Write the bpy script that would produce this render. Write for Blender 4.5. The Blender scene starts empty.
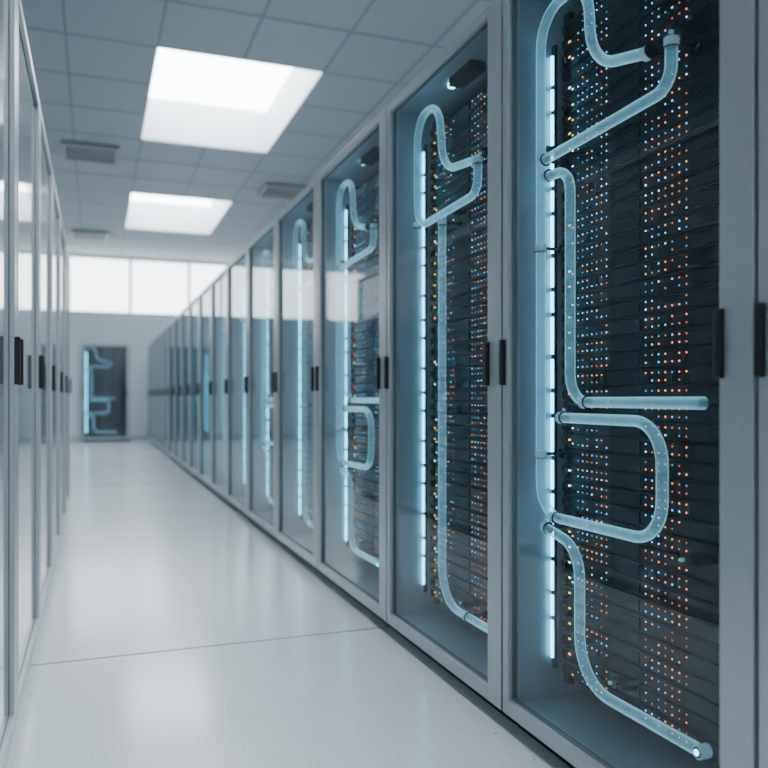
import bpy, math, random
from mathutils import Vector
random.seed(7)
C = bpy.context.scene.collection

# ---------------------------------------------------------------- materials
def new_mat(name):
    m = bpy.data.materials.new(name); m.use_nodes = True
    nt = m.node_tree
    return m, nt, nt.nodes.get('Principled BSDF'), nt.nodes.get('Material Output')

def pbr(name, col, rough=0.5, metal=0.0, emis=None, es=0.0, noise=0.0, nscale=20, bump=0.0):
    m, nt, b, o = new_mat(name)
    b.inputs['Base Color'].default_value = (*col, 1)
    b.inputs['Roughness'].default_value = rough
    b.inputs['Metallic'].default_value = metal
    if emis:
        b.inputs['Emission Color'].default_value = (*emis, 1)
        b.inputs['Emission Strength'].default_value = es
    if noise > 0 or bump > 0:
        tc = nt.nodes.new('ShaderNodeTexCoord'); n = nt.nodes.new('ShaderNodeTexNoise')
        n.inputs['Scale'].default_value = nscale; n.inputs['Detail'].default_value = 4
        nt.links.new(tc.outputs['Object'], n.inputs['Vector'])
        if noise > 0:
            r = nt.nodes.new('ShaderNodeValToRGB')
            r.color_ramp.elements[0].position = 0.3; r.color_ramp.elements[1].position = 0.7
            r.color_ramp.elements[0].color = (*[c*(1-noise) for c in col], 1)
            r.color_ramp.elements[1].color = (*[min(1, c*(1+noise)) for c in col], 1)
            nt.links.new(n.outputs['Fac'], r.inputs['Fac']); nt.links.new(r.outputs['Color'], b.inputs['Base Color'])
        if bump > 0:
            bp = nt.nodes.new('ShaderNodeBump'); bp.inputs['Strength'].default_value = bump
            bp.inputs['Distance'].default_value = 0.01
            nt.links.new(n.outputs['Fac'], bp.inputs['Height']); nt.links.new(bp.outputs['Normal'], b.inputs['Normal'])
    return m

def emit(name, col, s):
    m, nt, b, o = new_mat(name); nt.nodes.remove(b)
    e = nt.nodes.new('ShaderNodeEmission'); e.inputs[0].default_value = (*col, 1); e.inputs[1].default_value = s
    nt.links.new(e.outputs[0], o.inputs[0]); return m

def thin_glass(name, tint, refl=(0.90, 0.95, 0.97), rough=0.03, f0=0.05, haze=0.02, fmax=0.80, power=4.8):
    m, nt, b, o = new_mat(name); nt.nodes.remove(b); N = nt.nodes; L = nt.links
    g = N.new('ShaderNodeNewGeometry'); d = N.new('ShaderNodeVectorMath'); d.operation = 'DOT_PRODUCT'
    L.new(g.outputs['Incoming'], d.inputs[0]); L.new(g.outputs['Normal'], d.inputs[1])
    def math_(op, a, bb=None):
        n = N.new('ShaderNodeMath'); n.operation = op; n.use_clamp = op == 'ADD'
        L.new(a, n.inputs[0])
        if bb is not None: n.inputs[1].default_value = bb
        return n.outputs[0]
    a = math_('ABSOLUTE', d.outputs['Value'])
    n = N.new('ShaderNodeMath'); n.operation = 'SUBTRACT'; n.inputs[0].default_value = 1.0; L.new(a, n.inputs[1])
    p = math_('POWER', n.outputs[0], power); p = math_('MULTIPLY', p, fmax-f0); p = math_('ADD', p, f0)
    t = N.new('ShaderNodeBsdfTransparent'); t.inputs[0].default_value = (*tint, 1)
    df = N.new('ShaderNodeBsdfDiffuse'); df.inputs[0].default_value = (0.72, 0.83, 0.90, 1)  # pale diffuse mixed into the glass, painting in the look of hazy air
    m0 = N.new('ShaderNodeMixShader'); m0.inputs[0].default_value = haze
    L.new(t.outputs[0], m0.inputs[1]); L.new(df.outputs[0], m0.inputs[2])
    gl = N.new('ShaderNodeBsdfGlossy'); gl.inputs[0].default_value = (*refl, 1); gl.inputs['Roughness'].default_value = rough
    mx = N.new('ShaderNodeMixShader'); L.new(p, mx.inputs[0]); L.new(m0.outputs[0], mx.inputs[1]); L.new(gl.outputs[0], mx.inputs[2])
    L.new(mx.outputs[0], o.inputs[0]); return m

def tube_mat():
    m, nt, b, o = new_mat('coolant_tube_plastic'); N = nt.nodes; L = nt.links
    b.inputs['Base Color'].default_value = (0.42, 0.66, 0.74, 1); b.inputs['Roughness'].default_value = 0.05
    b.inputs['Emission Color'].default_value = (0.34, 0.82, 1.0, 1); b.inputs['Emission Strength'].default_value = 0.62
    b.inputs['Specular IOR Level'].default_value = 1.0
    lw = N.new('ShaderNodeLayerWeight'); lw.inputs[0].default_value = 0.5
    r = N.new('ShaderNodeValToRGB'); L.new(lw.outputs['Facing'], r.inputs['Fac'])
    r.color_ramp.elements[0].position = 0.0; r.color_ramp.elements[0].color = (0.14,)*3 + (1,)
    r.color_ramp.elements[1].position = 0.85; r.color_ramp.elements[1].color = (0.95,)*3 + (1,)
    e = r.color_ramp.elements.new(0.36); e.color = (0.16,)*3 + (1,)
    tc = N.new('ShaderNodeTexCoord'); ns = N.new('ShaderNodeTexNoise'); ns.inputs['Scale'].default_value = 30; ns.inputs['Detail'].default_value = 2
    L.new(tc.outputs['Object'], ns.inputs['Vector'])
    mr = N.new('ShaderNodeMapRange'); L.new(ns.outputs['Fac'], mr.inputs[0]); mr.inputs[1].default_value = .4; mr.inputs[2].default_value = .7
    mr.inputs[3].default_value = 0.0; mr.inputs[4].default_value = 0.12
    ad = N.new('ShaderNodeMath'); ad.operation = 'ADD'; ad.use_clamp = True; L.new(r.outputs['Color'], ad.inputs[0]); L.new(mr.outputs[0], ad.inputs[1])
    t = N.new('ShaderNodeBsdfTransparent'); t.inputs[0].default_value = (0.78, 0.96, 1, 1)
    mx = N.new('ShaderNodeMixShader'); L.new(ad.outputs[0], mx.inputs[0]); L.new(t.outputs[0], mx.inputs[1]); L.new(b.outputs[0], mx.inputs[2])
    L.new(mx.outputs[0], o.inputs[0]); return m

def floor_mat():
    m, nt, b, o = new_mat('polished_terrazzo_floor'); N = nt.nodes; L = nt.links
    tc = N.new('ShaderNodeTexCoord')
    n1 = N.new('ShaderNodeTexNoise'); n1.inputs['Scale'].default_value = 95; n1.inputs['Detail'].default_value = 3
    L.new(tc.outputs['Object'], n1.inputs['Vector'])
    r = N.new('ShaderNodeValToRGB'); r.color_ramp.elements[0].position = 0.31; r.color_ramp.elements[0].color = (0.38, 0.42, 0.45, 1)
    r.color_ramp.elements[1].position = 0.37; r.color_ramp.elements[1].color = (0.74, 0.79, 0.82, 1)
    L.new(n1.outputs['Fac'], r.inputs['Fac']); L.new(r.outputs['Color'], b.inputs['Base Color'])
    n2 = N.new('ShaderNodeTexNoise'); n2.inputs['Scale'].default_value = 1.6; n2.inputs['Detail'].default_value = 5
    L.new(tc.outputs['Object'], n2.inputs['Vector'])
    mr = N.new('ShaderNodeMapRange'); L.new(n2.outputs['Fac'], mr.inputs[0]); mr.inputs[3].default_value = 0.12; mr.inputs[4].default_value = 0.24
    L.new(mr.outputs[0], b.inputs['Roughness'])
    b.inputs['Specular IOR Level'].default_value = 0.7
    bp = N.new('ShaderNodeBump'); bp.inputs['Strength'].default_value = 0.03; bp.inputs['Distance'].default_value = 0.01
    n3 = N.new('ShaderNodeTexNoise'); n3.inputs['Scale'].default_value = 12; L.new(tc.outputs['Object'], n3.inputs['Vector'])
    L.new(n3.outputs['Fac'], bp.inputs['Height']); L.new(bp.outputs['Normal'], b.inputs['Normal'])
    return m

M = {}
M['alu'] = pbr('brushed_aluminium', (0.52, 0.55, 0.575), 0.36, 0.35, noise=0.03, nscale=60)
M['side'] = pbr('cabinet_inner_panel', (0.38, 0.44, 0.49), 0.4, 0.2, noise=0.04, nscale=8)
M['dark'] = pbr('dark_steel', (0.013, 0.016, 0.02), 0.45, 0.3)
M['gasket'] = pbr('grey_gasket', (0.17, 0.19, 0.21), 0.5)
M['black'] = pbr('black_handle_plastic', (0.010, 0.011, 0.014), 0.4)
M['srv'] = pbr('server_face', (0.005, 0.008, 0.012), 0.36, 0.3, noise=0.25, nscale=30)
M['srv2'] = pbr('server_bay', (0.010, 0.015, 0.022), 0.33, 0.4)
M['strip'] = emit('led_strip_cyan', (0.17, 0.75, 1.0), 7.5)
M['down'] = emit('canopy_light', (0.20, 0.80, 1.0), 8.0)
M['led_b'] = emit('led_blue', (0.18, 0.50, 1.0), 4.2)
M['led_bd'] = emit('led_blue_dim', (0.18, 0.50, 0.95), 1.5)
M['led_c'] = emit('led_pale', (0.6, 0.88, 1.0), 4.2)
M['led_o'] = emit('led_orange', (1.0, 0.34, 0.16), 3.8)
M['led_od'] = emit('led_orange_dim', (1.0, 0.34, 0.18), 1.4)
M['led_y'] = emit('led_yellow', (1.0, 0.7, 0.2), 2.6)
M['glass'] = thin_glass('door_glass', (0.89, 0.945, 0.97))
M['tube'] = tube_mat()
M['collar'] = pbr('pipe_fitting', (0.05, 0.07, 0.09), 0.25, 0.6)
M['clear'] = pbr('clear_collar', (0.45, 0.62, 0.68), 0.15, 0.2, emis=(.4, .85, 1), es=.2)
M['frost'] = pbr('smoked_door_panel', (0.34, 0.38, 0.415), 0.07, 0.45)
M['floor'] = floor_mat()
M['joint'] = pbr('floor_joint', (0.16, 0.18, 0.2), 0.7)
M['wall'] = pbr('painted_wall', (0.72, 0.77, 0.81), 0.7, bump=0.05, nscale=80)
M['tile'] = pbr('ceiling_tile', (0.35, 0.385, 0.42), 0.9, noise=0.03, nscale=90, bump=0.15)
M['bar'] = pbr('ceiling_bar', (0.20, 0.225, 0.25), 0.6)
M['well'] = pbr('skylight_well', (0.60, 0.63, 0.65), 0.7)
M['sky'] = emit('skylight_diffuser', (0.88, 0.96, 1.0), 14.0)
M['win'] = emit('window_diffuser', (0.90, 0.97, 1.0), 6.0)
M['vent'] = pbr('vent_metal', (0.26, 0.28, 0.30), 0.5)
M['ventd'] = pbr('vent_shadow', (0.03, 0.035, 0.04), 0.7)

# ---------------------------------------------------------------- mesh builder
class MB:
    def __init__(s): s.v = []; s.f = []; s.mi = []; s.mats = []
    def m(s, key):
        if key not in s.mats: s.mats.append(key)
        return s.mats.index(key)
    def box(s, a, b, key):
        x0, y0, z0 = [min(a[i], b[i]) for i in range(3)]; x1, y1, z1 = [max(a[i], b[i]) for i in range(3)]
        n = len(s.v); k = s.m(key)
        s.v += [(x0,y0,z0),(x1,y0,z0),(x1,y1,z0),(x0,y1,z0),(x0,y0,z1),(x1,y0,z1),(x1,y1,z1),(x0,y1,z1)]
        for q in [(0,3,2,1),(4,5,6,7),(0,1,5,4),(1,2,6,5),(2,3,7,6),(3,0,4,7)]:
            s.f.append(tuple(n+i for i in q)); s.mi.append(k)
    def quad(s, p, key):
        n = len(s.v); s.v += list(p); s.f.append((n, n+1, n+2, n+3)); s.mi.append(s.m(key))
    def cyl(s, p0, p1, r, key, seg=16):
        p0 = Vector(p0); p1 = Vector(p1); d = (p1-p0).normalized()
        u = d.orthogonal().normalized(); w = d.cross(u); n = len(s.v); k = s.m(key)
        for p in (p0, p1):
            for i in range(seg):
                a = 2*math.pi*i/seg; s.v.append(tuple(p + u*math.cos(a)*r + w*math.sin(a)*r))
        for i in range(seg):
            j = (i+1) % seg; s.f.append((n+i, n+j, n+seg+j, n+seg+i)); s.mi.append(k)
        s.f.append(tuple(n+i for i in reversed(range(seg)))); s.mi.append(k)
        s.f.append(tuple(n+seg+i for i in range(seg))); s.mi.append(k)
    def mesh(s, name):
        me = bpy.data.meshes.new(name); me.from_pydata(s.v, [], s.f)
        for k in s.mats: me.materials.append(M[k])
        me.polygons.foreach_set('material_index', s.mi); me.update(); return me
def obj(name, data, parent=None, bevel=0):
    o = bpy.data.objects.new(name, data); C.objects.link(o)
    if parent: o.parent = parent
    if bevel:
        b = o.modifiers.new('bevel', 'BEVEL'); b.width = bevel; b.segments = 2; b.limit_method = 'ANGLE'
    return o

# ---------------------------------------------------------------- pipes
def fillet(pts, r):
    P = [Vector((0, -t, z)) for t, z in pts]; out = [P[0]]
    for i in range(1, len(P)-1):
        a, b, c = P[i-1], P[i], P[i+1]; d1 = (a-b); d2 = (c-b)
        l = min(r, d1.length*0.49, d2.length*0.49); s = b + d1.normalized()*l; e = b + d2.normalized()*l
        for k in range(11):
            q = k/10; w = 0.78
            den = (1-q)**2 + 2*w*q*(1-q) + q*q
            out.append((s*(1-q)**2 + b*2*w*q*(1-q) + e*q*q)/den)
    out.append(P[-1]); return out
PX = 0.107; PR = 0.0142
CFG = {
 1: dict(pipes=[([(.51,1.775),(.29,1.83),(.27,2.075),(.04,2.075),(.04,.625),(.56,.63),(.56,.908),(.15,.908)], .10),
                ([(.59,1.775),(.59,1.665),(.05,1.65)], .12),
                ([(.065,1.60),(.19,1.59),(.19,.952),(.69,.952)], .08),
                ([(.065,.59),(.235,.56),(.235,.20),(.68,.205)], .13)],
         fit=[(.51,1.775,'y'),(.59,1.765,'z'),(.055,1.65,'y'),(.075,1.60,'y'),(.15,.908,'y'),(.04,.80,'z'),(.07,.59,'y'),
              (.115,.625,'y'),(.26,.952,'y'),(.04,1.40,'z')],
         clamps=[(.585,1.80),(.52,1.79),(.62,.60),(.36,.235),(.05,1.68),(.15,.93)]),
 2: dict(pipes=[([(.60,1.775),(.32,1.81),(.28,2.085),(.07,2.085),(.07,1.645),(.60,1.66),(.60,1.775)], .10),
                ([(.31,1.65),(.31,.20),(.72,.20)], .14)],
         fit=[(.60,1.77,'z'),(.31,1.62,'z'),(.31,.92,'z'),(.07,1.66,'z'),(.52,.20,'y')],
         clamps=[(.60,1.80),(.33,1.66),(.45,.225)]),
}
CFG[3] = CFG[1]
pipe_cache = {}
def pipes(cfg):
    if cfg in pipe_cache: return pipe_cache[cfg]
    cu = bpy.data.curves.new('coolant_pipes', 'CURVE'); cu.dimensions = '3D'; cu.bevel_depth = PR if cfg != 3 else 0.02; cu.bevel_resolution = 5
    for pts, r in CFG[cfg]['pipes']:
        P = fillet(pts, r); sp = cu.splines.new('POLY'); sp.points.add(len(P)-1)
        for i, p in enumerate(P): sp.points[i].co = (PX, p.y, p.z, 1)
    cu.materials.append(M['tube'])
    mb = MB()
    for t, z, ax in CFG[cfg]['fit']:
        d = Vector((0, 0.010, 0)) if ax == 'y' else Vector((0, 0, 0.010)); c = Vector((PX, -t, z))
        mb.cyl(c-d, c+d, PR+0.003, 'clear', 20)
        mb.cyl(c-d*1.2, c-d*1.0, PR+0.0042, 'collar', 20)
        mb.cyl(c+Vector((PR,0,0)), c+Vector((0.075,0,0)), 0.005, 'collar', 10)
        mb.cyl(c+Vector((0.066,0,0)), c+Vector((0.076,0,0)), 0.013, 'collar', 14)
    for t, z in CFG[cfg]['clamps']:
        mb.box((PX+0.02, -(t-.022), z-0.008), (PX+0.077, -(t+.022), z+0.012), 'collar')
        mb.cyl((PX+0.005, -(t+.016), z+.004), (PX+0.02, -(t+.016), z+.004), 0.008, 'collar', 12)
        mb.cyl((PX+0.012, -(t-.014), z), (PX+0.02, -(t-.014), z), 0.005, 'clear', 12)
    if cfg != 2:   # end cap of the lowest run, its bright centre made by emission
        c = Vector((PX, -.684, .205))
        mb.cyl(c+Vector((-.012,0,0)), c+Vector((.016,0,0)), 0.0155, 'clear', 24)
        mb.cyl(c+Vector((-.0135,0,0)), c+Vector((-.012,0,0)), 0.012, 'collar', 24)
        mb.cyl(c+Vector((-.015,0,0)), c+Vector((-.0135,0,0)), 0.0065, 'strip', 24)
    fm = mb.mesh('pipe_fittings')
    pipe_cache[cfg] = (cu, fm); return cu, fm

# ---------------------------------------------------------------- cabinet
H0, H1 = 0.05, 2.15
FN, FF = 0.082, 0.030
SX = 0.185
cache = {}
def cab_meshes(w, cfg, depth, closed):
    key = (round(w, 3), cfg, depth, closed)
    if key in cache: return cache[key]
    g = 0.006; t0, t1 = g, w-g
    fr = MB()
    fr.box((0, -t0, H0), (0.04, -(t0+FF), H1), 'alu'); fr.box((0, -t1, H0), (0.04, -(t1-FN), H1), 'alu')
    fr.box((0, -(t0+FF), H1-0.035), (0.04, -(t1-FN), H1), 'alu'); fr.box((0, -(t0+FF), H0), (0.04, -(t1-FN), H0+0.045), 'alu')
    a0, a1 = t0+FF, t1-FN
    for bx in [((0.012,-a0,H0+.045),(0.03,-(a0+.004),H1-.035)), ((0.012,-a1,H0+.045),(0.03,-(a1-.004),H1-.035)),
               ((0.012,-a0,H0+.045),(0.03,-a1,H0+.049)), ((0.012,-a0,H1-.039),(0.03,-a1,H1-.035))]:
        fr.box(*bx, 'gasket')
    gl = MB()
    if closed: gl.box((0.014, -a0, H0+.045), (0.022, -a1, H1-.035), 'frost')
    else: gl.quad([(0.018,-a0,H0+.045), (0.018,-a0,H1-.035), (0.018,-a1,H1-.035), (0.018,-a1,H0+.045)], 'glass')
    hd = MB()
    for t in (t0+0.009, a1+0.006):
        hd.box((-0.014, -(t-0.008), 1.0), (0.001, -(t+0.008), 1.132), 'black')
    bd = MB()
    bd.box((0.042, -t0, H0), (depth, -(t0+0.018), H1), 'side'); bd.box((0.042, -t1, H0), (depth, -(t1-0.018), H1), 'side')
    bd.box((0.042, -(t0+.018), H1-0.02), (depth, -(t1-.018), H1), 'side'); bd.box((0.042, -(t0+.018), H0), (depth, -(t1-.018), H0+0.03), 'side')
    bd.box((depth-0.015, -(t0+.018), H0+.03), (depth, -(t1-.018), H1-.02), 'dark')
    bd.box((0.05, -t0, 0.0), (depth-0.02, -t1, H0), 'dark')
    sv = MB(); 
    if not closed:
        rnd = random.Random(cfg*13+int(w*100)); s0, s1 = t0+0.045, t1-0.03; z = 0.15; U = 0.0445
        sv.box((SX+0.01, -(t0+.019), 0.12), (SX+0.03, -s0, 2.10), 'dark')
        sd = min(depth-0.03, SX+0.6)
        while z + U < 2.09:
            sv.box((SX, -s0, z), (sd, -s1, z+U-0.004), 'srv')
            for (b0, b1) in ((.285,.385),(.575,.69)):
                if b1 < s1: sv.box((SX-0.003, -b0, z+0.006), (SX+.001, -b1, z+U-0.01), 'srv2')
            sv.box((SX-0.005, -s0, z+U-0.008), (SX+.001, -s1, z+U-0.0045), 'srv2')
            sv.box((SX-0.012, -(s0), z+0.008), (SX+.001, -(s0+0.014), z+U-0.012), 'srv2')
            def led(t, zz, key, a=0.0021, b=0.0018):
                x = SX-0.0035
                sv.quad([(x,-(t-a),zz-b),(x,-(t-a),zz+b),(x,-(t+a),zz+b),(x,-(t+a),zz-b)], key)
            hfac = (z-0.15)/1.95
            def pick(po):
                if cfg == 3: return 'led_bd'
                p = rnd.random()
                if p < po: return 'led_o' if rnd.random() < .5 else 'led_od'
                return rnd.choice(['led_b','led_bd','led_c','led_bd','led_b'])
            for r in (0.011, 0.030):
                zz = z+r
                dens = 0.52+0.4*rnd.random()
                for t in [0.118+0.022*i for i in range(7)]:
                    if rnd.random() < dens*(1.0 if cfg == 1 else .65):
                        led(t, zz, pick((0.42 if t > .16 else .2)*(1.4-hfac)))
                for t in [0.41+0.024*i for i in range(7)]:
                    if rnd.random() < dens+.12: led(t, zz, pick((.85 if t > .47 else .35)*(1.2-hfac*.75)))
                for t in [0.71+0.026*i for i in range(6)]:
                    if t < s1-.03 and rnd.random() < .5: led(t, zz, pick(.3))
            if rnd.random() < .7: led(s0+0.024, z+.024, rnd.choice(['led_y','led_y','led_c','led_o']), .006, .0025)
            if rnd.random() < .4: led(s0+0.040, z+.014, rnd.choice(['led_y','led_c']), .004, .002)
            z += U
    ls = MB()
    if not closed:
        tt = 0.034 if cfg != 3 else 0.085
        hw = 0.0043 if cfg != 3 else 0.009
        ls.box((0.152, -(tt-hw-.0035), 0.17), (0.162, -(tt+hw+.0035), 2.0), 'dark')
        z = 0.20; k = 0
        while z < 1.95:
            l = (0.11, 0.06, 0.085)[k % 3]
            ls.box((0.146, -(tt-hw), z), (0.1525, -(tt+hw), z+l), 'strip'); z += l+0.014; k += 1
        ls.box((0.10, -0.40*w, H1-0.05), (0.16, -0.58*w, H1-0.0205), 'dark')
        ls.cyl((0.13, -0.36*w, H1-0.034), (0.13, -0.36*w, H1-0.0205), 0.015, 'down', 14)
    r = (fr.mesh('door_frame'), gl.mesh('door_glass'), hd.mesh('door_handles'), bd.mesh('carcass'),
         sv.mesh('servers') if sv.f else None, ls.mesh('light_bar') if ls.f else None)
    cache[key] = r; return r

def cabinet(loc, rotz, w, cfg, depth=0.98, closed=False):
    e = bpy.data.objects.new('server_cabinet', None); C.objects.link(e); e.location = loc; e.rotation_euler = (0, 0, rotz)
    e.empty_display_size = 0.2
    fr, gl, hd, bd, sv, ls = cab_meshes(w, cfg, depth, closed)
    obj('door_frame', fr, e, 0.003); obj('door_glass', gl, e); obj('door_handles', hd, e, 0.003); obj('carcass', bd, e)
    if sv: obj('server_stack', sv, e)
    if ls: obj('led_light_bar', ls, e)
    if not closed:
        cu, fm = pipes(cfg); obj('coolant_pipes', cu, e); obj('pipe_fittings', fm, e)
    return e

XR = 1.113
bounds = [-0.9, 0.10, 1.085, 2.02, 2.98, 4.03, 5.03, 6.05] + [7.05+i for i in range(12)]
for i in range(len(bounds)-1):
    cfg = 1 if i % 2 == 0 else 2
    cabinet((XR, bounds[i+1], 0), 0, bounds[i+1]-bounds[i], cfg)
XL = -0.206
for i in range(8):
    y = -0.55 + i*1.0
    cabinet((XL, y, 0), math.pi, 1.0, 1, closed=True)

# ---------------------------------------------------------------- room shell
X0, X1, Y0, Y1, ZC = -4.14, 4.44, -3.4, 18.65, 4.16
CX, CY = 0.78, 0.9
mb = MB(); mb.box((X0,Y0,-0.1),(X1,Y1,0),'floor'); obj('floor', mb.mesh('floor'))
mb = MB()
for y in (3.08, 9.2, 15.3): mb.box((X0, y-0.0035, 0.0), (X1, y+0.0035, 0.0012), 'joint')
obj('trim_1', mb.mesh('floor_joints'))
sky = [(0.54, 2.10, sy, sy+2.7) for sy in (-3.4, 2.0, 7.4, 12.8)]  # the first one, unseen behind the camera, is added for more light
tl = MB()
ny = int(math.ceil((Y1-Y0)/CY)); nx = round((X1-X0)/CX)
for i in range(nx):
    for j in range(ny):
        xa, xb = X0+i*CX, X0+(i+1)*CX; ya, yb = Y0+j*CY, min(Y0+(j+1)*CY, Y1)
        cx, cy = (xa+xb)/2, (ya+yb)/2
        if any(s[0] < cx < s[1] and s[2] < cy < s[3] for s in sky): continue
        tl.box((xa, ya, ZC), (xb, yb, ZC+0.02), 'tile')
        b = 0.011
        tl.box((xa, ya, ZC-0.004), (xa+b, yb, ZC), 'bar'); tl.box((xb-b, ya, ZC-0.004), (xb, yb, ZC), 'bar')
        tl.box((xa+b, ya, ZC-0.004), (xb-b, ya+b, ZC), 'bar'); tl.box((xa+b, yb-b, ZC-0.004), (xb-b, yb, ZC), 'bar')
obj('ceiling', tl.mesh('ceiling'))
for (a, b, c, d) in sky:
    mb = MB(); h = 0.54; t = 0.03; z0 = ZC+0.02
    mb.box((a-t, c-t, z0), (a, d+t, z0+h), 'well'); mb.box((b, c-t, z0), (b+t, d+t, z0+h), 'well')
    mb.box((a, c-t, z0), (b, c, z0+h), 'well'); mb.box((a, d, z0), (b, d+t, z0+h), 'well')
    mb.box((a, c, z0+h-0.03), (b, d, z0+h), 'sky')
    obj('skylight', mb.mesh('skylight'))

T = 0.12; ZW = 4.80
WZ0, WZ1 = 2.87, 4.12
mb = MB(); mb.box((X0-T,Y0-T,0),(X0,Y1+T,ZW),'wall'); obj('wall_left', mb.mesh('wall_left'))
mb = MB(); mb.box((X1,Y0-T,0),(X1+T,Y1+T,ZW),'wall'); obj('wall_right', mb.mesh('wall_right'))
mb = MB(); mb.box((X0,Y0-T,0),(X1,Y0,ZW),'wall'); obj('wall_front', mb.mesh('wall_front'))
mb = MB(); mb.box((X0,Y1,0),(X1,Y1+T,WZ0),'wall'); mb.box((X0,Y1,WZ1),(X1,Y1+T,ZW),'wall'); obj('wall_back', mb.mesh('wall_back'))
ww = 1.30; n = 1
x = 0.76 - ww*4
while x < X1-0.01:
    xs, xe = max(x, X0), min(x+ww, X1)
    if xe-xs > 0.1:
        mb = MB()
        mb.box((xs+0.03, Y1+0.06, WZ0+0.03), (xe-0.03, Y1+0.08, WZ1-0.03), 'win')
        for bx in [((xs,Y1+0.0,WZ0),(xs+.03,Y1+T,WZ1)),((xe-.03,Y1+0.0,WZ0),(xe,Y1+T,WZ1)),
                   ((xs+.03,Y1+0.0,WZ0),(xe-.03,Y1+T,WZ0+.03)),((xs+.03,Y1+0.0,WZ1-.03),(xe-.03,Y1+T,WZ1))]: mb.box(*bx, 'alu')
        obj('window_%d' % n, mb.mesh('window')); n += 1
    x += ww
mb = MB(); mb.box((X0, Y1-0.015, 0), (X1, Y1, 0.1), 'alu'); obj('baseboard_back', mb.mesh('baseboard'))

cabinet((-0.26, Y1-0.27, 0), math.pi/2, 1.02, 3, depth=0.25)

for (vx, vy) in ((-0.05, 10.8), (2.72, 11.8), (-0.1, 16.3)):
    mb = MB(); s = 0.34; z = ZC-0.004; h = 0.05
    mb.box((vx-s, vy-s, z-h), (vx+s, vy-s+.04, z), 'vent'); mb.box((vx-s, vy+s-.04, z-h), (vx+s, vy+s, z), 'vent')
    mb.box((vx-s, vy-s+.04, z-h), (vx-s+.04, vy+s-.04, z), 'vent'); mb.box((vx+s-.04, vy-s+.04, z-h), (vx+s, vy+s-.04, z), 'vent')
    mb.box((vx-s+.04, vy-s+.04, z-0.003), (vx+s-.04, vy+s-.04, z), 'ventd')
    for k in range(7):
        yy = vy-s+0.06+k*0.085; mb.box((vx-s+.04, yy, z-h+.006), (vx+s-.04, yy+0.03, z-h+.014), 'vent')
    obj('ceiling_vent', mb.mesh('ceiling_vent'))

# ---------------------------------------------------------------- world, camera
w = bpy.data.worlds.new('World'); bpy.context.scene.world = w; w.use_nodes = True
w.node_tree.nodes['Background'].inputs[0].default_value = (0.7, 0.85, 1, 1); w.node_tree.nodes['Background'].inputs[1].default_value = 0.6
cam = bpy.data.cameras.new('camera'); co = bpy.data.objects.new('camera', cam); C.objects.link(co)
co.location = (0, 0, 0.963); co.rotation_euler = (math.radians(90), 0, -math.radians(20.3))
cam.sensor_width = 36; cam.lens = 782/768*36; cam.shift_y = 14/768; cam.clip_start = 0.02
cam.dof.use_dof = True; cam.dof.focus_distance = 2.2; cam.dof.aperture_fstop = 2.2
bpy.context.scene.camera = co
